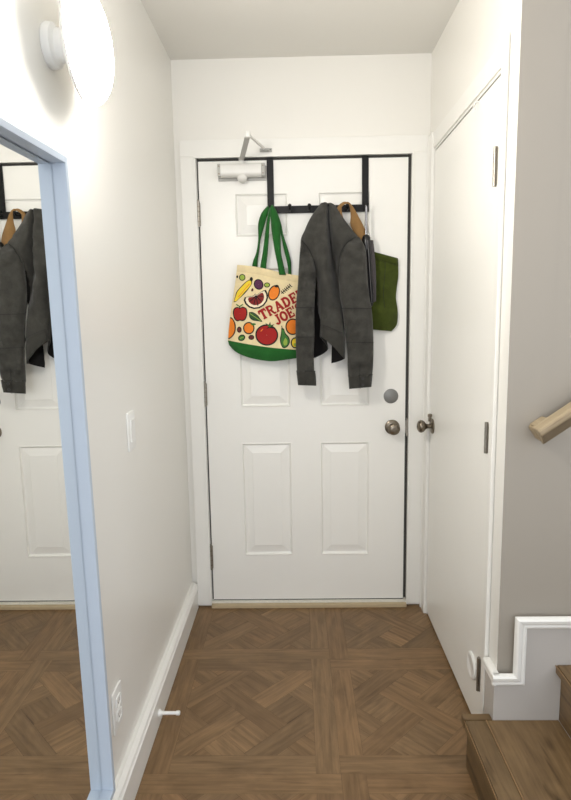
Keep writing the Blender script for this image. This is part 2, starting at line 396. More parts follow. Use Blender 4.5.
# jamb, stop, casing of the front door
b = MB()
b.box(OX0, -.007, 0, .1, 0, OZ, mi=0); b.box(.929, OX1, 0, .1, 0, OZ, mi=0); b.box(-.0125, .929, 0, .1, OZ-.003, OZ)
b.box(-.007, -.0003, .008, .09, .03, OZ, mi=1); b.box(.9145, .929, .014, .09, .03, OZ, mi=1); b.box(-.0125, .929, .02, .09, 2.0605, OZ-.003, mi=1)
b.box(.0, .914, .0445, .05, .03, 2.06, mi=1)
struct(b.build('trim_1', [M['trim'], M['seal']]), 'white jamb with dark weather seal around the front door', 'door trim')
def casing(b, side, a0, a1):
    """flat casing with a small raised inner lip"""
b = MB()
CT = 2.146
for (ox, ix) in ((-.075, -.008), (.994, .927)):
    lo, hi = sorted((ox, ix)); inn = ix
    b.box(lo, hi, -.016, 0, .012, CT if False else 2.078, .002)
    b.box(*sorted((inn, inn+(-.009 if ox < 0 else .009))), -.019, -.012, .012, 2.0705, .002)
b.box(-.075, .994, -.016, 0, 2.078, CT, .002)
b.box(-.017, .936, -.019, -.012, 2.0705, 2.0795, .002)
struct(b.build('trim_2', M['trim']), 'white flat casing around the front door', 'door trim')
b = MB(); b.box(-.008, .927, -.03, .10, .0, .017, .002, mi=0); b.box(-.008, .927, -.012, .10, .017, .027, .0015, mi=1)
b.box(0, .914, .002, .04, .0272, .0316, mi=2)
struct(b.build('trim_3', [M['sill'], M['sillw'], M['dark']]), 'pale wooden threshold strip under the front door', 'threshold')

# ------------------------------------------------------------------ closet door (flat)
b = MB(); b.box(XR+.001, XR+.036, -.9, -.093, .012, 2.058, .0015)
door2 = b.build('door_2', M['door']); struct(door2, 'flat white closet door on the wall near the stairs', 'door')
for z0, z1 in ((1.757, 1.868), (.96, 1.058), (.155, .272)):
    h = MB(); h.tube([(XR-.0045, -.886, z0), (XR-.0045, -.886, z1)], .0055, 10); h.box(XR-.003, XR+.003, -.8985, -.872, z0+.004, z1-.004)
    for k in range(1, 5): h.tube([(XR-.0045, -.886, z0+(z1-z0)*k/5-.0012), (XR-.0045, -.886, z0+(z1-z0)*k/5+.0012)], .0062, 10)
    h.build('hinge', M['hinge'], door2, True)
ky, kz2 = -.148, .903
k = MB(); k.lathe([(-.001, 0), (-.0005, .033), (.004, .033), (.009, .027), (.01, 0)], (XR, ky, kz2), (-1, 0, 0)); k.build('knob_rose', M['nickel'], door2, True)
k = MB(); k.lathe([(.008, 0), (.008, .011), (.022, .0095), (.030, .013), (.036, .021), (.044, .0268), (.053, .028), (.061, .024), (.067, .014), (.0685, 0)], (XR, ky, kz2), (-1, 0, 0)); k.build('door_knob', M['nickel'], door2, True)
k = MB(); k.box(XR-.016, XR-.002, ky+.012, ky+.02, kz2+.018, kz2+.052, .003); k.tube([(XR-.001, ky+.016, kz2+.045), (XR-.018, ky+.016, kz2+.045)], .006); k.build('latch_hook', M['nickel'], door2, True)
k = MB(); q = at('x', XR-.006, 476.5, 106); k.tube([(XR, q.y, q.z+.012), (XR-.012, q.y, q.z+.01), (XR-.014, q.y, q.z-.004), (XR-.008, q.y+.006, q.z-.012)], .0035, 8); k.build('ball_catch', M['plastic'], door2, True)
b = MB()
b.box(XR, XR+.1, CY0, -.9025, 0, CZ, mi=0); b.box(XR, XR+.1, -.0905, CY1, 0, CZ); b.box(XR, XR+.1, -.9025, -.0905, 2.0625, CZ)
b.box(XR+.04, XR+.06, -.9025, -.0905, 0, 2.0625, mi=1)
struct(b.build('trim_4', [M['trim'], M['dark']]), 'white jamb lining around the closet door', 'door trim')
b = MB()
b.box(XR-.006, XR, CY0-.062, CY0-.008, 0, 2.135, .002); b.box(XR-.014, XR-.004, CY0-.066, CY0-.048, 0, 2.137, .002)
b.box(XR-.013, XR, CY1-.001, -.0165, 0, 2.135, .002); b.box(XR-.017, XR-.01, -.03, -.0165, 0, 2.137, .002)
b.box(XR-.006, XR, CY0-.008, CY1-.001, CZ+.004, 2.135, .002)
struct(b.build('trim_5', M['trim']), 'white casing around the flat closet door', 'door trim')

# ------------------------------------------------------------------ baseboards
def base_profile(t=.016, h=.128):
    return [(0, 0), (t+.0115, 0), (t+.0115, h*.74), (t+.014, h*.76), (t+.014, h*.80), (t+.009, h*.83), (t+.011, h*.88), (t+.008, h*.93), (t+.002, h*.965), (t-.004, h), (0, h)]
b = MB(); b.prism([(XL+d, -.0165, z) for d, z in base_profile()], (0, YB+.0165, 0))
struct(b.build('baseboard_left', M['trim']), 'white moulded baseboard running along the mirror wall', 'baseboard')
# stepped skirting beside the stairs
SK = YS-.021
b = MB()
x0 = .994
out = [(x0, .0), (x0, .31), (1.06, .31), (1.06, .49), (1.33, .49), (1.33, .67), (1.60, .67), (1.60, .85), (1.87, .85), (1.87, 1.03), (2.6, 1.03), (2.6, 0)]
b.prism([(x, SK, z) for x, z in out], (0, YS-SK-.0008, 0))
b.box(x0, XR-.0005, YS-.001, -.978, 0, .31)
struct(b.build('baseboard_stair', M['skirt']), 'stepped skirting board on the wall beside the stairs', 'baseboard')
b = MB()
def cap_run(b, pts):
    """a moulded strip mitred along the stepped line pts (x,z), 35 mm tall, to the outside"""
    prof = [(-.034, 0), (-.034, .0075), (-.029, .010), (-.023, .0085), (-.017, .014), (-.008, .016), (-.003, .012), (0, .004), (0, 0)]
    rows = []
    for i, (x, z) in enumerate(pts):
        d0 = Vector((pts[i][0]-pts[i-1][0], pts[i][1]-pts[i-1][1])).normalized() if i else None
        d1 = Vector((pts[i+1][0]-pts[i][0], pts[i+1][1]-pts[i][1])).normalized() if i < len(pts)-1 else None
        d0 = d0 or d1; d1 = d1 or d0
        n0, n1 = Vector((-d0.y, d0.x)), Vector((-d1.y, d1.x)); m_ = (n0+n1); m_ /= m_.dot(n0)
        rows.append([(x+m_.x*o_, SK-h_, z+m_.y*o_) for o_, h_ in prof])
    b.grid(rows, closed=True, cap=True)
cap_run(b, [(x0-.009, .332), (1.047, .332), (1.047, .512), (1.317, .512), (1.317, .692), (1.587, .692), (1.587, .872), (1.857, .872), (1.857, 1.052), (2.6, 1.052)])
# return of the cap round the corner
rows = []
for y in (SK-.010, -.978):
    rows.append([(x0+d, y, .332+o_) for o_, d in ((-.034, .002), (-.034, -.004), (-.029, -.006), (-.023, -.005), (-.017, -.008), (-.008, -.009), (-.003, -.007), (0, -.003), (0, .0125))])
b.grid(rows, closed=True, cap=True)
struct(b.build('trim_6', M['trim']), 'white moulding capping the stepped skirting', 'moulding')

# ------------------------------------------------------------------ staircase
RI, RU = .18, .264
X0 = .926
sc = thing('staircase', (X0, -1.6, 0), 'wooden staircase with knotty brown treads beside the closet', 'stairs')
YE = -2.15
for i in range(4):
    xa = X0+RU*i; z1 = RI*(i+1)
    far = YS-.0215
    pl = Planks(); pl.box(xa, xa+.018, YE, far if i else YS+.006, z1-RI+(.0005 if i == 0 else 0), z1-.0285, (0, 1, 0), tone(.05) if i else (.8, .8, .8), .001); pl.build('riser', M['tread'], sc)
    pl = Planks()
    pl.box(xa-.018, xa+.048, YE, far, z1-.028, z1, (0, 1, 0), (.9, .89, .87), .004)
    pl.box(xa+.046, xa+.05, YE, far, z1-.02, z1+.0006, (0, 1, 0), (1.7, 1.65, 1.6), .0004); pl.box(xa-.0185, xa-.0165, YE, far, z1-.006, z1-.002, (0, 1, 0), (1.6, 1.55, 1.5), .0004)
    pl.box(xa+.0505, xa+RU-.0005, YE, far, z1-.028, z1, (0, 1, 0), (1.02, 1, .97), .0015)
    tr = pl.build('tread', M['tread'], sc)
pl = Planks(); pl.box(X0-.018, x0-.0005, YS-.021, YS+.010, RI-.03, RI-.001, (1, 0, 0), (.8, .78, .75), .002)
pl.build('end_block', M['tread'], sc)

# ------------------------------------------------------------------ handrail
YF, YK = -1.12, -1.075
hr = thing('handrail', (1.09, YS, 1.05), 'light wooden handrail sloping up along the stair wall', 'handrail')
sl = math.atan2(RI, RU); dx, dz = math.cos(sl), math.sin(sl)
A = Vector((1.0805, 0, 1.0565))
def rp(t, n): return (A.x+dx*t-dz*n, A.z+dz*t+dx*n)
pl = Planks(); bm_ = bmesh.new()
prof = [(0, 0), (1.5, 0), (1.5, .052), (0.0, .052)]
def prismbm(poly, y0, y1, bev):
    b_ = MB(); b_.prism([(rp(t, n)[0], y0, rp(t, n)[1]) for t, n in poly], (0, y1-y0, 0), bev=bev); return b_.bm

cs = [(YK, .026), (YF+.007, .026), (YF+.001, .021), (YF, .012), (YF+.002, .006), (YF+.034, -.030), (YK, -.030)]
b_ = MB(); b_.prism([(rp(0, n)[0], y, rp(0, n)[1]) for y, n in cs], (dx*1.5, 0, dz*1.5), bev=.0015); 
lo = bmesh.new()
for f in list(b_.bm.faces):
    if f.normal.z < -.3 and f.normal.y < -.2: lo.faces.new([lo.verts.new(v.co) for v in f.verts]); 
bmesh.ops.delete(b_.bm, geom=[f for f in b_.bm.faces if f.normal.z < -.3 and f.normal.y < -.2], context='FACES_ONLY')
lo.normal_update(); pl.bm(lo, (dx, 0, dz), (.42, .39, .35))  # undercut face of the rail: its shade is put into the tone
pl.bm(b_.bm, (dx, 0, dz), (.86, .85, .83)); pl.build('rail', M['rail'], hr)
pl = Planks(); pl.bm(prismbm([(-.001, -.022), (.004, -.028), (.046, -.028), (.05, .0255), (.004, .0262), (-.001, .02)], YK-.012, YS-.0005, .004), (0, 1, 0), (.84, .83, .8)); pl.build('wall_return', M['rail'], hr)

# ------------------------------------------------------------------ wall mirror
XM, XF = -.073, -.0445
MY0, MY1, MZ0, MZ1 = -2.17, -1.4215, .232, 1.719
mr = thing('wall_mirror', (XL, -1.8, MZ0), 'tall mirror in a pale blue frame on the wall beneath the round lamp', 'mirror')
b = MB(); b.box(XM-.02, XM-.0042, MY0+.012, MY1-.012, MZ0+.012, MZ1-.012, mi=1); b.box(XM-.004, XM, MY0+.0165, MY1-.0165, MZ0+.0165, MZ1-.0165) if True else b.box(XM-.004, XM, MY0+.012, MY1-.012, MZ0+.012, MZ1-.012); b.build('mirror_glass', [M['mirror'], M['dark']], mr)
b = MB(); FW = .014
b.box(XL+.0005, XF, MY1-FW, MY1, MZ0, MZ1, .0012); b.box(XL+.0005, XF, MY0, MY0+FW, MZ0, MZ1, .0012)
b.box(XL+.0005, XF, MY0+FW, MY1-FW, MZ1-FW, MZ1, .0012); b.box(XL+.0005, XF, MY0+FW, MY1-FW, MZ0, MZ0+FW, .0012)
b.build('mirror_frame', M['frame'], mr)

mr.rotation_euler = (math.radians(1.5), 0, 0); mr.location = (XL, -1.8+.0285, MZ0-.003)

# ------------------------------------------------------------------ wall lamp
LY, LZ, LR = -1.348, 1.973, .1175
lp = thing('wall_lamp', (XL, LY, LZ), 'round glowing dome lamp high on the wall above the mirror', 'wall lamp')
b = MB(); b.lathe([(0.0005, 0), (.0005, .044), (.005, .046), (.018, .044), (.024, .034), (.062, .032), (.062, 0)], (XL, LY, LZ), (1, 0, 0), 48); b.build('lamp_base', M['lampw'], lp, True)
b = MB(); d0 = .076
b.lathe([(d0-.014, 0), (d0-.014, .09), (d0-.011, .104), (d0-.006, .113), (d0+.0015, LR)], (XL, LY, LZ), (1, 0, 0), 64)
b.build('dome_rim', M['plastic'], lp, True)
b = MB()
b.lathe([(d0+.0015, 0), (d0+.002, LR)]+[(d0+.002+.047*math.sin(a), LR*math.cos(a)**.75) for a in [PI/2*k/12 for k in range(1, 12)]]+[(d0+.049, 0)], (XL, LY, LZ), (1, 0, 0), 64)
b.build('glass_dome', M['dome'], lp, True, 180)

# ------------------------------------------------------------------ switch, outlet, door stop, bumper
def plate(name, y, z, label, cat):
    t = thing(name, (XL, y, z), label, cat)
    b = MB(); b.box(XL+.0003, XL+.0065, y-.038, y+.038, z-.06, z+.06, .0025); b.build('cover_plate', M['plastic'], t, True); return t
t = plate('light_switch', -.902, 1.05, 'white rocker light switch on the wall past the mirror', 'light switch')
b = MB(); b.prism([(XL+.006, 0, 1.05-.034), (XL+.010, 0, 1.05-.034), (XL+.008, 0, 1.05), (XL+.0115, 0, 1.05+.034), (XL+.006, 0, 1.05+.034)], (0, .034, 0)); 
for v in b.bm.verts: v.co.y += -.902-.017
b.build('rocker', M['plastic'], t)
t = plate('power_outlet', -1.19, .318, 'white power outlet low on the wall just above the baseboard', 'power outlet')
for dzz in (-.0205, .0205):
    b = MB(); b.box(XL+.006, XL+.0085, -1.19-.017, -1.19+.017, .318+dzz-.0145, .318+dzz+.0145, .004); so = b.build('socket', M['plastic'], t, True)
    b = MB()
    for yy in (-.006, .006): b.box(XL+.0083, XL+.0088, -1.19+yy-.001, -1.19+yy+.001, .318+dzz-.003, .318+dzz+.006)
    b.lathe([(0, 0), (0, .0022), (.0005, .0022), (.0005, 0)], (XL+.0083, -1.19, .318+dzz-.008), (1, 0, 0), 12)
    b.build('slot', M['slot'], so)
ds_y, ds_z, ds_x = -.905, .058, XL+.0282
p0 = at('x', ds_x, 159, 713); ds_y, ds_z = p0.y, max(p0.z, .022)
t = thing('door_stop', (ds_x, ds_y, ds_z), 'white door stop sticking out from the baseboard below the mirror side', 'door stop')
b = MB(); b.lathe([(0, 0), (0, .013), (.004, .0125), (.010, .0075), (.012, .0065), (.06, .0055), (.06, 0)], (ds_x, ds_y, ds_z), (1, 0, 0), 20); b.build('rod', M['plastic'], t, True)
b = MB(); b.lathe([(.06, 0), (.06, .0075), (.070, .008), (.0725, .0065), (.073, 0)], (ds_x, ds_y, ds_z), (1, 0, 0), 20); b.build('rubber_tip', M['plastic'], t, True)
t = thing('knob_bumper', (XR, -.806, .194), 'round white bumper disc low on the flat closet door', 'door bumper')
b = MB(); b.lathe([(-.0005, 0), (0, .046), (.005, .046), (.008, .043), (.009, .038), (.007, .034), (.007, 0)], (XR+.0005, -.806, .194), (-1, 0, 0), 40); b.build('bumper_disc', M['plastic'], t, True)

# ------------------------------------------------------------------ door closer
t = thing('door_closer', (.195, 0, 2.01), 'white hydraulic door closer mounted at the top of the front door', 'door closer')
b = MB(); b.box(.088, .300, -.006, -.0003, 1.975, 2.037, .002); b.build('mounting_plate', M['closer2'], t)
b = MB(); pr = []
for a in [2*PI*k/28 for k in range(28)]:
    c_, s_ = math.cos(a), math.sin(a); pr.append((-.034+.027*math.copysign(abs(c_)**.6, c_), 2.012+.0275*math.copysign(abs(s_)**.6, s_)))
b.grid([[(x, y, z) for y, z in pr] for x in (.104, .106, .276, .278)], closed=True, cap=True); b.build('cylinder_body', M['closer'], t, True, 50)
for x0_, x1_ in ((.091, .104), (.278, .294)):
    b = MB(); b.box(x0_, x1_, -.056, -.006, 1.986, 2.037, .003)
    for zz in (1.995, 2.026): b.lathe([(0, 0), (0, .0042), (.003, .004), (.003, 0)], ((x0_+x1_)/2, -.055, zz), (0, -1, 0), 12, 1)
    b.build('end_cap', [M['closer2'], M['hinge']], t, True)
b = MB(); b.lathe([(0, 0), (0, .021), (.010, .0225), (.020, .018), (.025, .010), (.0262, 0)], (.195, -.036, 1.988), (0, -.35, -1), 28); b.build('valve_cap', M['closer'], t, True)
S0 = Vector((.193, -.036, 2.052)); EL = Vector((.2425, -.300, 2.078)); BR = Vector((.292, -.034, 2.100))
b = MB(); b.tube([(S0.x, S0.y, 2.036), (S0.x, S0.y, 2.062)], .0115, 16); b.build('spindle', M['closer'], t, True)
b = MB(); b.obox(S0, EL, .021, .0055, bev=.0015); b.build('lower_arm', M['closer2'], t)
b = MB(); b.tube([EL+Vector((0, 0, -.006)), EL+Vector((0, 0, .014))], .0115, 16); b.build('elbow_joint', M['closer'], t, True)
b = MB(); b.tube([EL+Vector((0, 0, .006)), BR], [.0058, .0058], 12); b.build('upper_arm', M['closer'], t, True)
b = MB(); b.box(.272, .325, -.0215, -.0165, 2.089, 2.104, .001); b.box(.276, .312, -.045, -.02, 2.09, 2.096, .001); b.lathe([(0, 0), (0, .006), (.004, .006), (.004, 0)], (.292, -.034, 2.088), (0, 0, 1), 14)
for xx in (.30, .318): b.lathe([(0, 0), (0, .003), (.002, .003), (.002, 0)], (xx, -.0215, 2.098), (0, -1, 0), 10, 1)
b.build('frame_bracket', [M['closer2'], M['slot']], t, True)

# ------------------------------------------------------------------ over-door rack
t = thing('over_door_rack', (.52, 0, 1.836), 'black steel over-door hook rack holding the bags and the jacket', 'hook rack')
for x in (.3145, .7275):
    b = MB(); b.box(x-.0145, x+.0145, -.0065, -.003, 1.8395, 2.066, .0008); b.box(x-.0145, x+.0145, -.0065, .05, 2.0625, 2.0655, .0008); b.box(x-.0145, x+.0145, .0445, .0475, 2.03, 2.0625, .0008)
    b.build('door_strap', M['rack'], t)
b = MB(); b.box(.300, .742, -.012, -.0066, 1.834, 1.865, .0012); b.build('crossbar', M['rack'], t)
HX = [.314, .398, .482, .565, .647, .729]
for x in HX:
    b = MB(); b.tube([(x, -.011, 1.846), (x, -.03, 1.842), (x, -.05, 1.842), (x, -.060, 1.846), (x, -.065, 1.852)], [.005, .005, .005, .005, .005], 10)
    b.lathe([(-.008, 0), (-.006, .006), (0, .008), (.006, .006), (.008, 0)], (x, -.066, 1.856), (0, 0, 1), 14)
    b.tube([(x, -.0115, 1.866), (x, -.02, 1.867), (x, -.024, 1.867)], [.006, .006, .005], 10)
    b.build('hook', M['rack'], t, True)

# ------------------------------------------------------------------ printed tote bag
SC, OU, OV = 7.137, 225.0, 255.0
TL, TR_, BL, BRc = (236.5, 264.8), (310, 276.5), (228, 341.5), (306.5, 351.5)
def bag_px(u, v):
    x = (1-v)*((1-u)*TL[0]+u*TR_[0])+v*((1-u)*BL[0]+u*BRc[0]); y = (1-v)*((1-u)*TL[1]+u*TR_[1])+v*((1-u)*BL[1]+u*BRc[1])
    y += 1.8*math.sin(PI*u)*v - (2.0*math.sin(2*PI*u)*.5*(1-v)); x += .8*math.sin(v*5+1)*(1-u)
    return x, y
def bag_uv(px, py):
    u, v = .5, .5
    for _ in range(12):
        x, y = bag_px(u, v); e = 1e-4
        xu, yu = bag_px(u+e, v); xv, yv = bag_px(u, v+e)
        a, b_, c, d = (xu-x)/e, (xv-x)/e, (yu-y)/e, (yv-y)/e; det = a*d-b_*c
        ex, ey = px-x, py-y; u += (d*ex-b_*ey)/det; v += (-c*ex+a*ey)/det
    return u, v
def bag_y(u, v):
    u = min(max(u, 0), 1); edge = (1-(2*u-1)**4)
    return -.030-.030*edge*(.35+.65*min(1, max(0, v))**.8)-.0035*edge*math.sin(7*u+4*v)*(1-v*.5)-.006*noise.noise((u*4, v*4, 3.1))-.003*noise.noise((u*9, v*9, 1.1))
def bag_pt(px, py, off=0):
    u, v = bag_uv(px, py); return at('y', bag_y(u, v)-off, px, py)
tb = thing('tote_bag', (.28, -.03, 1.2), 'cream tote bag printed with fruit and red lettering, green handles, on the rack', 'tote bag')
b = MB(); rows = []
for j in range(25):
    v = j/24; rows.append([at('y', bag_y(i/24, v), *bag_px(i/24, v)) for i in range(25)])
b.grid(rows)
back = [[Vector((q.x, -.012 if j else -.014, q.z)) for q in r] for j, r in enumerate(rows)]
b.grid(back)
b.grid([[r[0], Vector((r[0].x+.004, (r[0].y-.012)/2, r[0].z)), k_[0]] for r, k_ in zip(rows, back)]); b.grid([[r[-1], k_[-1]] for r, k_ in zip(rows, back)])
# top hem ridge
b.grid([[at('y', bag_y(i/24, v_)-o_, *bag_px(i/24, v_)) for i in range(25)] for v_, o_ in ((0, -.001), (.001, .0015), (.085, .0016), (.09, 0))])
MI = {}
mats = [M['canvas']]
for k_, m_ in INK.items(): MI[k_] = len(mats); mats.append(m_)
def pc(c): return (OU+c[0]/SC, OV+c[1]/SC)
def inside(c):
    px, py = pc(c); u, v = bag_uv(px, py); u = min(max(u, .004), .996); v = min(max(v, .02), .993); return bag_px(u, v)
def blob(pts, ink, off, smooth=6):
    if smooth: pts = crom(list(pts)+[pts[0]], smooth)[:-1]
    cx = sum(q[0] for q in pts)/len(pts); cy = sum(q[1] for q in pts)/len(pts)
    rows_ = [[bag_pt(*inside((cx+(x-cx)*f, cy+(y-cy)*f)), off) for x, y in pts] for f in (.02, .35, .7, 1)]
    b.grid(rows_, MI[ink], closed=True, cap=False)
def ell(cx, cy, rx, ry, rot=0, n=14):
    r_ = math.radians(rot); return [(cx+rx*math.cos(2*PI*k/n)*math.cos(r_)-ry*math.sin(2*PI*k/n)*math.sin(r_), cy+rx*math.cos(2*PI*k/n)*math.sin(r_)+ry*math.sin(2*PI*k/n)*math.cos(r_)) for k in range(n)]
def stroke(pts, w, ink, off):
    """ink stroke of width w along pts"""
    pts = [Vector(q) for q in pts]
    dense = []
    for a, c in zip(pts, pts[1:]):
        n = max(1, int((c-a).length/14))
        dense += [a+(c-a)*k/n for k in range(n)]
    dense.append(pts[-1]); L, R = [], []
    for i, q in enumerate(dense):
        d = (dense[min(i+1, len(dense)-1)]-dense[max(i-1, 0)]).normalized(); nrm = Vector((-d.y, d.x))
        L.append(bag_pt(*inside(q+nrm*w/2), off)); R.append(bag_pt(*inside(q-nrm*w/2), off))
    b.grid([L, R], MI[ink])
def fruit(pts, ink, ow=9, smooth=6):
    cx = sum(q[0] for q in pts)/len(pts); cy = sum(q[1] for q in pts)/len(pts)
    def grow(x, y):
        d = math.hypot(x-cx, y-cy) or 1; return (x+(x-cx)/d*ow, y+(y-cy)/d*ow)
    blob([grow(*q) for q in pts], 'black', .0008, smooth); blob(pts, ink, .0014, smooth)
fruit(ell(123, 160, 17, 18), 'lgreen', 6); fruit(ell(87, 155, 3, 6), 'black', 4)
fruit([(66, 330), (80, 285), (92, 258), (130, 215), (160, 188), (180, 182), (188, 196), (180, 220), (140, 265), (105, 305), (80, 328)], 'yellow', 8); blob(ell(188, 172, 11, 15), 'black', .0018)
stroke([(95, 300), (150, 235), (175, 205)], 5, 'orange', .0019)
fruit(ell(240, 210, 27, 32, -25), 'purple', 7); fruit(ell(300, 214, 16, 12), 'lgreen', 6); fruit(ell(195, 249, 4, 8, 20), 'brown', 4)
# citrus wedge
wedge = [(140, 302)]+[(220+88*math.cos(a)-6*math.sin(a), 300+84*math.sin(a)+2) for a in [math.radians(x) for x in (165, 145, 120, 95, 70, 45, 20, 0, -20, -40)]]+[(270, 255), (225, 285), (215, 275), (205, 290)]
blob(wedge, 'black', .0008, 0)
def shrink(P, f, c): return [(c[0]+(x-c[0])*f, c[1]+(y-c[1])*f) for x, y in P]
wc = (222, 310); blob(shrink(wedge, .86, wc), 'white', .0013, 0)
blob(shrink(wedge, .66, (224, 306)), 'dred', .0018, 0)
for q in ((180, 330), (205, 358), (235, 362), (262, 335), (275, 295)): stroke([(221, 292), q], 6, 'black', .0023)
fruit(ell(350, 270, 33, 49, 22), 'orange', 8); blob([(345, 220), (372, 212), (385, 225), (365, 232)], 'black', .0018, 3)
for k_ in range(6):
    q = Vector((408, 268))+Vector((58, -48))*k_/5; stroke([q+Vector((-8, -14)), q, q+Vector((14, 8))], 6, 'black', .001)
stroke([(402, 275), (470, 215)], 6, 'black', .0012)
fruit([(107, 385), (125, 376), (148, 388), (152, 420), (142, 452), (124, 464), (107, 460), (90, 466), (72, 450), (64, 420), (68, 390), (88, 378)], 'red', 8)
stroke([(80, 352), (104, 368), (128, 352)], 8, 'green', .0018); stroke([(106, 384), (104, 366)], 6, 'black', .0019)
fruit([(174, 412), (200, 412), (228, 432), (246, 452), (262, 474), (232, 468), (200, 462), (180, 444)], 'dgreen', 5); stroke([(178, 418), (255, 470)], 4, 'lgreen', .002)
fruit([(12, 470), (38, 452), (58, 470), (68, 505), (66, 545), (50, 575), (24, 592), (10, 560), (8, 510)], 'orange', 9)
fruit(ell(170, 522, 33, 36), 'orange', 8); blob([(180, 492), (205, 486), (222, 494), (200, 504)], 'green', .0019, 3)
fruit(ell(102, 533, 11, 16), 'brown', 6); fruit(ell(188, 588, 15, 12), 'brown', 6); fruit(ell(119, 591, 20, 15, -30), 'green', 7); stroke([(106, 596), (132, 586)], 5, 'lgreen', .002)
fruit(ell(298, 571, 72, 66, 8, 20), 'red', 10); blob([(312, 512), (285, 484), (312, 498), (322, 476), (328, 500), (354, 494), (334, 512), (352, 526), (318, 520), (292, 528)], 'black', .0019, 0)
blob([(312, 510), (296, 494), (314, 503), (322, 488), (326, 504), (342, 500), (328, 511), (318, 516)], 'green', .0023, 0)
stroke([(255, 545), (270, 528)], 6, 'orange', .0019)
fruit([(404, 530), (420, 534), (430, 565), (450, 590), (456, 620), (440, 650), (415, 655), (402, 630), (400, 600), (404, 565)], 'green', 8)
blob([(430, 590), (444, 610), (442, 638), (424, 645), (416, 622)], 'lgreen', .0019); stroke([(410, 532), (404, 505)], 6, 'black', .0019)
fruit(ell(484, 512, 44, 50), 'orange', 9); fruit(ell(500, 627, 22, 30), 'yellow', 9); blob(ell(500, 640, 10, 12), 'lgreen', .0019)
fruit(ell(545, 600, 20, 26), 'red', 8); fruit(ell(552, 180, 26, 22), 'yellow', 8)
# lettering, drawn letter by letter with heavy slab strokes
def arc(cx, cy, rx, ry, a0, a1, n=12): return [(cx+rx*math.cos(math.radians(a0+(a1-a0)*k/n)), cy+ry*math.sin(math.radians(a0+(a1-a0)*k/n))) for k in range(n+1)]
W_ = .22
GL = {
 'T': (.86, [([(.02, .88), (.84, .88)], .24), ([(.43, .9), (.43, .02)], .24), ([(.22, .07), (.64, .07)], .14), ([(.07, .9), (.05, .62)], .13), ([(.79, .9), (.81, .62)], .13)]),
 'R': (.92, [([(.2, .02), (.2, .98)], W_), ([(.05, .07), (.38, .07)], .14), ([(.05, .92), (.3, .92)], .15), ([(.2, .89)]+arc(.45, .7, .24, .19, 90, -90)+[(.2, .51)], .18), ([(.45, .52), (.68, .08), (.9, .08)], .2)]),
 'A': (.95, [([(.48, .98), (.16, .04)], .18), ([(.46, .98), (.79, .04)], .24), ([(.25, .33), (.72, .33)], .14), ([(.02, .07), (.34, .07)], .14), ([(.6, .07), (.96, .07)], .14)]),
 'D': (.9, [([(.2, .02), (.2, .98)], W_), ([(.03, .92), (.36, .92)], .15), ([(.03, .08), (.36, .08)], .15), ([(.3, .9)]+arc(.4, .5, .34, .4, 90, -90)+[(.3, .1)], .22)]),
 'E': (.82, [([(.2, .02), (.2, .98)], W_), ([(.03, .92), (.74, .92)], .16), ([(.03, .08), (.76, .08)], .16), ([(.2, .5), (.56, .5)], .15), ([(.7, .95), (.7, .68)], .12), ([(.72, .05), (.72, .34)], .12), ([(.54, .64), (.54, .36)], .1)]),
 'J': (.7, [([(.48, .98), (.48, .3)]+arc(.27, .28, .21, .2, 0, -170), .21), ([(.25, .92), (.7, .92)], .15)]),
 'O': (.92, [(arc(.46, .5, .34, .4, 0, 360, 24), .23)]),
 "'": (.3, [([(.15, 1.0), (.1, .66)], .15)]),
 'S': (.78, [(arc(.4, .72, .25, .2, 20, 270)+arc(.4, .3, .26, .22, 90, -160), .2)]),
}
def word(txt, ox, oy, hgt, ang, wscale, grow=0.0):
    ca, sa = math.cos(math.radians(ang)), math.sin(math.radians(ang)); x = 0
    for k_, ch in enumerate(txt):
        w, strokes = GL[ch]; hh = hgt*(1+grow*k_)
        for pts, sw in strokes:
            P = [(ox+ca*(x+q[0]*hgt*wscale)-sa*q[1]*hh*.35*0-sa*q[1]*hh, oy-sa*(x+q[0]*hgt*wscale)-ca*q[1]*hh) for q in pts]
            stroke(P, sw*hgt*.98, 'letter', .0026)
        x += (w+.03)*hgt*wscale
word('TRADER', 266, 468, 76, 28, .86); word("JOE'S", 374, 502, 74, 28, .80)
body = b.build('printed_canvas_body', mats, tb, True, 60)
# green base
b = MB(); rows = []; BB = [(229, 345), (236, 352), (247, 357), (260, 360), (273, 361.2), (287, 359.5), (299, 357.5), (306, 354)]
BBd = crom(BB, 6); BBn = len(BBd)
for j in range(9):
    f = j/8; r = []
    for i in range(BBn):
        u = i/(BBn-1); top = at('y', bag_y(u, .985)-.0015, *bag_px(u, .985)); qx, qy = BBd[i]
        a0 = bag_px(u, .985); y = bag_y(u, .985)-.0015+(.012*f*f) - .003*math.sin(PI*f)
        r.append(at('y', y, a0[0]*(1-f)+qx*f, a0[1]*(1-f)+qy*f))
    rows.append(r)
b.grid(rows); b.grid([rows[-1], [Vector((q.x, -.012, q.z+.006)) for q in rows[-1]]]); b.grid([[Vector((q.x, -.0115, q.z)) for q in r] for r in (rows[0], rows[4])])
tag(b.build('green_base', M['bagreen'], tb, True, 60), 'green cotton bottom band of the tote')
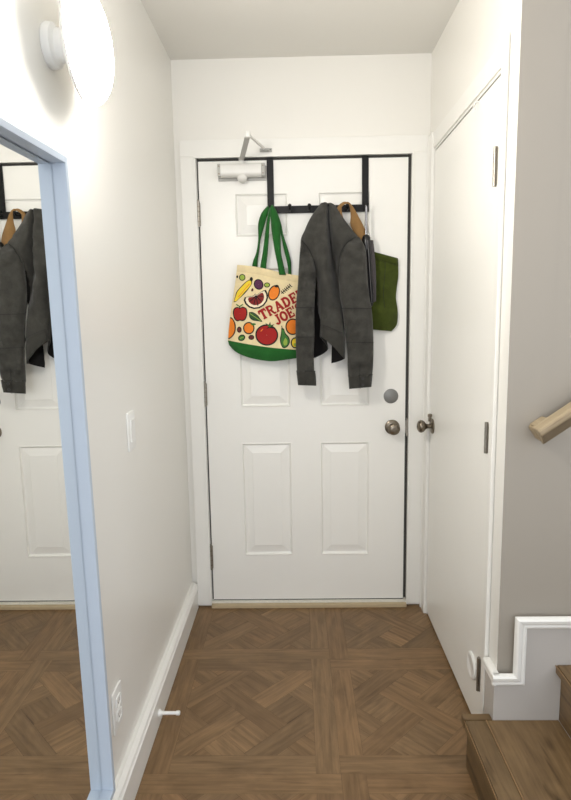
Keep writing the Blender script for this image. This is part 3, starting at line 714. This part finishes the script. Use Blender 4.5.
# handles
HSC, HU, HV = 9.416, 250.0, 195.0
def ribbon(L, R, y0, y1, ybulge=0):
    Ld, Rd = crom(L, 5), crom(R, 5); rows_ = []
    for i, (l, r) in enumerate(zip(Ld, Rd)):
        f = i/(len(Ld)-1); y = y0*(1-f)+y1*f-ybulge*math.sin(PI*f)
        A_ = at('y', y, HU+l[0]/HSC, HV+l[1]/HSC); B_ = at('y', y-.004*math.sin(6*f), HU+r[0]/HSC, HV+r[1]/HSC)
        m_ = (A_+B_)/2+Vector((0, -.004, 0)); rows_.append([A_, m_, B_])
    return rows_
b = MB()
b.grid(ribbon([(195, 95), (165, 105), (110, 170), (78, 270), (78, 420), (60, 540), (30, 620), (20, 672)], [(200, 110), (188, 125), (165, 190), (135, 290), (100, 420), (85, 540), (72, 620), (70, 680)], -.062, -.016))
b.grid(ribbon([(205, 100), (235, 170), (272, 290), (300, 420), (320, 520), (345, 620), (358, 690), (360, 750)], [(215, 95), (250, 155), (290, 260), (315, 380), (360, 520), (385, 620), (388, 690), (390, 755)], -.062, -.016))
b.build('rear_handle', M['bagreen'], tb, True, 60, solid=.0022)
b = MB()
b.grid(ribbon([(188, 105), (175, 150), (160, 230), (140, 380), (120, 540), (104, 630), (95, 690)], [(200, 110), (192, 170), (186, 260), (178, 400), (165, 560), (155, 650), (150, 705)], -.066, -.036, .004))
b.grid(ribbon([(192, 105), (187, 160), (197, 250), (208, 370), (235, 540), (258, 650), (275, 752)], [(208, 95), (240, 155), (276, 260), (288, 380), (292, 540), (312, 640), (338, 752)], -.07, -.046, .006))
b.build('front_handle', M['bagreen'], tb, True, 60, solid=.0022)

# ------------------------------------------------------------------ grey jacket
jk = thing('jacket', (.57, -.07, 1.06), 'charcoal grey buttoned overshirt jacket hung from a black rack hook', 'jacket')
rowsdef = [
 [(320, 205, -.045), (321, 203.5, -.055), (323.5, 202.6, -.072), (326, 202.4, -.082), (328, 203.6, -.066), (330, 202.8, -.080), (333, 204, -.070), (335, 205.5, -.062), (336, 207, -.060)],
 [(311, 218, -.030), (312, 216.5, -.055), (317.5, 215, -.084), (325.2, 214, -.102), (328.6, 214, -.058), (331, 214, -.094), (336.5, 215, -.086), (342, 217, -.064), (343, 219, -.060)],
 [(305, 231, -.022), (306, 229.5, -.055), (313.5, 228, -.092), (325.0, 227, -.120), (329.3, 227, -.050), (332.4, 227, -.104), (340, 227, -.102), (350.5, 229, -.066), (352, 231, -.060)],
 [(301, 243, -.015), (302, 241, -.055), (311.5, 240, -.098), (325, 240, -.130), (330.4, 240, -.046), (334, 240, -.100), (344, 240, -.112), (357, 240.5, -.07), (359, 242, -.060)],
 [(304, 262, -.015), (305, 262, -.052), (314, 262, -.097), (325.4, 262, -.136), (331.5, 262, -.060), (335.3, 262, -.046), (339.5, 262, -.09), (349, 262, -.066), (353, 262, -.060)],
 [(311, 285, -.012), (313.5, 285, -.026), (317.5, 285, -.062), (322.5, 285, -.118), (329.5, 285, -.126), (336.5, 285, -.060), (340, 285, -.05), (344, 285, -.05), (348, 285, -.05)],
 [(311, 310, -.010), (313.5, 310, -.018), (318, 310, -.034), (321.6, 310, -.100), (330.5, 310, -.114), (339.5, 310, -.10), (342.5, 310, -.06), (342, 310, -.03), (341, 310, -.012)],
 [(311, 333, -.010), (314, 333, -.018), (324, 331, -.034), (320.8, 325, -.098), (331, 328, -.121), (342.2, 333, -.112), (344.2, 334, -.08), (339.5, 335, -.05), (333, 336, -.034)],
 [(311.5, 357, -.010), (315, 357.8, -.020), (328, 349, -.038), (320, 336.3, -.100), (331, 344.6, -.126), (343, 357.2, -.117), (344, 359, -.088), (338, 361.5, -.06), (331.5, 363.2, -.042)],
]
def wr(px, py, k): return .009*(.3-abs(noise.noise((px*.085+py*.03, py*.10-px*.03, k+20))))*1.2+.008*noise.noise((px*.07, py*.12, k))+.0042*noise.noise((px*.2, py*.16, k+5))+.0014*noise.noise((px*.5, py*.4, k+9))
dense = [crom(r, 5) for r in rowsdef]
cols = [crom([dense[j][i] for j in range(len(dense))], 8) for i in range(len(dense[0]))]
JR = [[cols[i][j] for i in range(len(cols))] for j in range(len(cols[0]))]
def jp(q, off=0): return at('y', min(q[2]-wr(q[0], q[1], 2.2)-off, -.008), q[0], q[1])
b = MB(); JP = [[jp(q) for q in r] for r in JR]
b.grid([r[10:31] for r in JP]); b.grid([r[:11] for r in JP[:36]]); b.grid([r[:11] for r in JP[35:]], 1); b.grid([r[30:] for r in JP[:34]]); b.grid([r[30:] for r in JP[33:]], 1)  # lower side columns take the painted shade of the gap and hem turn
bmesh.ops.remove_doubles(b.bm, verts=b.bm.verts[:], dist=1e-6)
b.build('jacket_body', [M['jacket'], M['lining']], jk, True, 70, solid=.003)
# hem band along the lower edge of the front panel
b = MB(); n0 = len(JR)-9
b.grid([[jp(q, .0022) for q in r[16:31]] for r in JR[n0:]]); 
b.build('hem_band', M['jhem'], jk, True, 70, solid=.002)
b = MB(); b.tube([jp(q, .0033) for q in JR[n0][16:31]], .0011, 6); 
# yoke stitching across the shoulders
b.build('hem_stitching', M['jseam'], jk, True)
def sleeve(name, secs, seed, seams, bulge=.85):
    D_ = crom(secs, 5); rows_ = []; n = 28
    for (l, r, py, yb, yf, tilt) in D_:
        cxp, hw, yc, hd = (l+r)/2, (r-l)/2, (yb+yf)/2, (yb-yf)/2; row = []
        for k in range(n):
            a = 2*PI*k/n; c_, s_ = math.cos(a), math.sin(a)
            ex = math.copysign(abs(c_)**.8, c_); ey = math.copysign(abs(s_)**bulge, s_)
            px = cxp+hw*ex; y = yc-hd*ey
            if s_ > -.2: y -= (wr(px, py, seed)*2.4+.009*math.sin(py*.17+px*.22+seed)*noise.noise((px*.06, py*.05, seed)))
            row.append(at('y', y, px, py+tilt*ex))
        rows_.append(row)
    b_ = MB(); b_.grid(rows_, closed=True, cap=True)
    for sy in seams:
        j = min(range(len(D_)), key=lambda j_: abs(D_[j_][2]-sy))
        c_ = sum((q for q in rows_[j]), Vector())/n
        pts = [c_+(q-c_)*1.012+Vector((0, -.0006, 0)) for q in rows_[j][:n//2+1]]
        b_.tube(pts, .0013, 6, 1)
    return b_.build(name, [M['jacket'], M['jseam']], jk, True, 60)
SL = sleeve('sleeve', [(301.2, 303.6, 240.5, -.055, -.066, -.3), (300.0, 309.6, 250, -.05, -.090, -.5), (299.2, 314, 260, -.054, -.112, -.5), (298.6, 316.2, 270, -.062, -.122, -.3), (297.8, 315.6, 285, -.068, -.126, 0), (296.4, 314.6, 301, -.070, -.126, 0), (295.6, 314.3, 318, -.070, -.126, 0), (295.6, 314.4, 337, -.070, -.126, 0), (296.2, 313.7, 355, -.068, -.122, 0), (297.0, 314.4, 372.5, -.066, -.112, 0)], 3.7, (306, 337.5))
SR = sleeve('sleeve', [(352.5, 359.0, 236.6, -.065, -.08, .4), (346.0, 363.2, 242.5, -.062, -.112, .5), (341.6, 365.6, 250, -.064, -.132, .5), (339.8, 366.6, 262, -.066, -.142, .3), (338.8, 367.4, 278, -.068, -.144, 0), (339.8, 369.4, 296, -.068, -.142, 0), (342.6, 372.0, 312, -.066, -.14, 0), (345.4, 373.3, 335, -.066, -.138, 0), (347.2, 373.5, 352, -.066, -.134, 0), (347.6, 373.0, 366, -.066, -.13, -.4), (348.2, 372.3, 376.5, -.066, -.126, -.6)], 8.1, (308, 342))
# armhole seams
for pts, off in (([(301.8, 240.7), (308, 248), (312.3, 256.5), (315, 265), (316, 274), (315, 283)], -.119), ([(355.5, 237.0), (349.5, 240.5), (345, 245.5), (341.6, 250.5), (339.6, 257)], -.126)):
    b = MB(); dd = crom(pts, 4); b.tube([at('y', off*(.62+.38*min(1, i/(len(dd)*.5))), *q) for i, q in enumerate(dd)], .0016, 6); b.build('armhole_seam', M['jseam'], jk, True)
def cuff(secs, seed, slit, yoff, btns):
    D_ = crom(secs, 4); rows_ = []; n = 28
    for (l, r, py, yb, yf, tilt) in D_:
        row = []
        for k in range(n):
            a = 2*PI*k/n; c_, s_ = math.cos(a), math.sin(a); ex = math.copysign(abs(c_)**.75, c_); ey = math.copysign(abs(s_)**.8, s_)
            px = (l+r)/2+(r-l)/2*ex; row.append(at('y', (yb+yf)/2-(yb-yf)/2*ey-wr(px, py, seed)*.8, px, py+tilt*ex))
        rows_.append(row)
    b_ = MB(); b_.grid(rows_, closed=True, cap=False)
    f0 = rows_[-1]; b_.grid([f0, [sum(f0, Vector())/n+(q-sum(f0, Vector())/n)*.9+Vector((0, 0, .015)) for q in f0]], closed=True)
    b_.tube([sum(rows_[0], Vector())/n+(q-sum(rows_[0], Vector())/n)*1.01 for q in rows_[0][:n//2+1]], .0013, 6, 1)
    b_.tube([at('y', yoff, *q) for q in slit], .0013, 6, 1)
    o_ = b_.build('cuff', [M['jhem'], M['jseam']], jk, True, 60)
    for q in btns:
        b2 = MB(); b2.lathe([(0, 0), (0, .0062), (.002, .0066), (.0032, .0055), (.0026, .003), (.0026, 0)], at('y', yoff, *q), (0, -1, 0), 16); b2.build('button', M['jbtn'], o_, True)
cuff([(296.4, 315.2, 371.0, -.064, -.116, 0), (296.9, 315.9, 376, -.064, -.117, 0), (298.0, 316.3, 385.5, -.065, -.114, .3)], 1.3, [(303.0, 350), (304.8, 362), (305.4, 372), (305.8, 385)], -.1165, [(303.2, 379.5)])
cuff([(348.2, 372.6, 375.2, -.064, -.130, -.6), (348.6, 372.2, 380, -.064, -.131, -.8), (349.2, 371.4, 388, -.065, -.128, -1)], 2.9, [(360.3, 356), (359.8, 368), (359.4, 377), (360.2, 388.5)], -.1315, [(362.9, 378.6), (362.7, 384.6)])

# ------------------------------------------------------------------ olive tote
ot = thing('tote_bag', (.78, -.03, 1.31), 'olive green canvas bag with tan straps hung behind the jacket', 'tote bag')
ot.name = 'tote_bag.001'
OT = [(356, 247, 397.8, 258.3, 0), (356, 252, 398.2, 264, .5), (356, 258, 398.3, 276, 1), (356, 272, 396.8, 288, 1), (356, 290, 396.0, 298, 1), (356, 305, 397.6, 309, 1), (356, 316, 397.8, 318, 1), (356, 324, 396.4, 325.5, .8), (358, 328.3, 391.5, 331.3, .3)]
D_ = crom(OT, 5); b = MB(); rows = []
for (l, yl, r, yr, _) in D_:
    row = []
    for k in range(17):
        f = k/16; px = l+(r-l)*f; py = yl+(yr-yl)*f; e = (1-(2*f-1)**4)
        t_ = min(1, max(0, (py-250)/50)); y = -.015-.012*e*(.25+.75*t_)-.006*noise.noise((px*.09, py*.07, 4))*e-.002*e*math.sin(py*.11+px*.12)+.014*e*math.exp(-((py-300-(px-372)*.25)/4.5)**2)*max(0, 1-(px-368)/18)+.006*e*math.exp(-((py-272+(px-372)*.1)/4)**2)-.011*e*math.exp(-((py-316)/9)**2)
        row.append(at('y', y, px, py))
    rows.append(row)
b.grid(rows); b.grid([[Vector((q.x, -.010, q.z)) for q in r] for r in rows[2:]])
b.grid([[r[-1], Vector((r[-1].x, -.010, r[-1].z))] for r in rows]); b.grid([rows[-1], [Vector((q.x, -.01, q.z)) for q in rows[-1]]])
b.tube([rows[k][11]+Vector((0, -.0012, 0)) for k in range(2, 26)], .0009, 6, 1)
b.build('canvas_body', [M['olive'], M['jseam']], ot, True, 70)
b = MB(); b.grid([[q+Vector((0, -.002, 0)) for q in rows[0]], [q+Vector((0, -.0035, 0)) for q in rows[2]], [q+Vector((0, -.0025, 0)) for q in rows[6]]]); b.build('top_hem', M['olive'], ot, True, 70, solid=.002)
b = MB(); TSC, TU, TV = 7.267, 330.0, 190.0
def trib(L, R, ys):
    Ld, Rd, Yd = crom(L, 5), crom(R, 5), crom([(y,) for y in ys], 5); rr = []
    for l, r, (y,) in zip(Ld, Rd, Yd):
        A_ = at('y', y, TU+l[0]/TSC, TV+l[1]/TSC); B_ = at('y', y-.002, TU+r[0]/TSC, TV+r[1]/TSC); rr.append([A_, (A_+B_)/2+Vector((0, -.002, 0)), B_])
    return rr
b.grid(trib([(88, 110), (72, 130), (74, 175), (86, 215)], [(100, 98), (84, 128), (88, 172), (97, 205)], [-.055, -.058, -.054, -.05]))
b.grid(trib([(68, 190), (50, 160), (58, 118), (95, 88), (122, 88)], [(82, 185), (70, 160), (82, 128), (110, 103), (128, 102)], [-.05, -.055, -.06, -.066, -.07]))
b.grid(trib([(118, 88), (142, 118), (150, 190), (148, 250), (175, 320), (205, 400)], [(132, 86), (170, 125), (215, 205), (248, 270), (268, 330), (275, 400)], [-.07, -.066, -.052, -.042, -.034, -.028]))
b.grid(trib([(118, 90), (128, 100), (140, 115)], [(128, 86), (145, 95), (160, 112)], [-.071, -.0715, -.069]))
tag(b.build('tan_strap', M['tan'], ot, True, 70, solid=.002), 'tan webbing shoulder strap looped over the hook')

# ------------------------------------------------------------------ umbrella
um = thing('umbrella', (.735, -.08, 1.45), 'folded umbrella with steel shaft and black ribs hanging beside the jacket sleeve', 'umbrella')
def ay(px, py, y): return at('y', y, px, py)
ux = .7305; UY = -.063
ztop = ay(366, 206, UY).z; zc = ay(366, 236, UY).z; zb = ay(371, 303, UY).z
ux = ay(366.2, 225, UY).x
b = MB(); b.tube([(ux, UY, ztop+.002), (ux, UY, zc-.02)], .0056, 12); b.tube([(ux, -.062, ztop+.002), (ux, UY, ztop+.004), (ux, UY, ztop-.01)], .003, 8); b.build('shaft', M['chrome'], um, True)
b = MB(); b.lathe([(-.045, 0), (-.045, .0185), (-.01, .019), (.006, .018), (.014, .013), (.018, .006), (.018, 0)], (ux+.0005, UY, zc-.012), (0, 0, 1), 20); b.build('runner_cap', M['blackp'], um, True)
for dx_, dy_ in ((-.007, -.0135), (.003, -.0165), (.004, -.0185), (.0115, -.013)):
    b = MB(); b.tube([(ux+dx_, UY+dy_, zc-.02), (ux+dx_+.008, UY+dy_-.002, (zc+zb)/2), (ux+dx_+.018, UY+dy_, zb)], .0042 if dx_ != .004 else .0022, 8); b.build('rib', M['chrome'] if dx_ == .004 else M['blackp'], um, True)
b = MB(); rows = []
for j in range(15):
    f = j/14; z = zc-.018-(zc-.018-zb-.006)*f; cx = ux+.008+.014*f; rr_ = .0145+.004*math.sin(PI*f)
    rows.append([(cx+(rr_+.004*math.cos(5*a+f*2))*math.cos(a)*1.25, UY+.002+(rr_*.8+.003*math.cos(5*a+f*2))*math.sin(a), z+.004*math.cos(3*a)*(f > .95)) for a in [2*PI*k/36 for k in range(36)]])
b.grid(rows, closed=True, cap=True); b.build('folded_canopy', M['umbc'], um, True, 60)
b = MB(); b.lathe([(0, 0), (0, .011), (-.012, .012), (-.022, .009), (-.026, 0)], (ux+.02, UY+.004, zb+.008), (0, 0, 1), 18); b.build('end_tip', M['blackp'], um, True)

# ------------------------------------------------------------------ light
w = bpy.data.worlds.new('world'); scene.world = w; w.use_nodes = True
bg = w.node_tree.nodes['Background']; bg.inputs['Color'].default_value = (.93, .96, 1.0, 1); bg.inputs['Strength'].default_value = 1.4
def area_light(name, loc, look, sx, sy, energy, c):
    d = bpy.data.lights.new(name, 'AREA'); d.shape = 'RECTANGLE'; d.size, d.size_y, d.energy, d.color = sx, sy, energy, c
    o_ = bpy.data.objects.new(name, d); col.objects.link(o_); o_.location = loc
    o_.rotation_euler = (Vector(look)-Vector(loc)).to_track_quat('-Z', 'Y').to_euler(); return o_
area_light('window_daylight', (.45, -4.25, 1.5), (.45, 0, 1.2), 1.0, 1.7, 18, (.92, .95, 1.0))
scene.view_settings.view_transform = 'Standard'; scene.view_settings.look = 'None'; scene.view_settings.exposure = 0
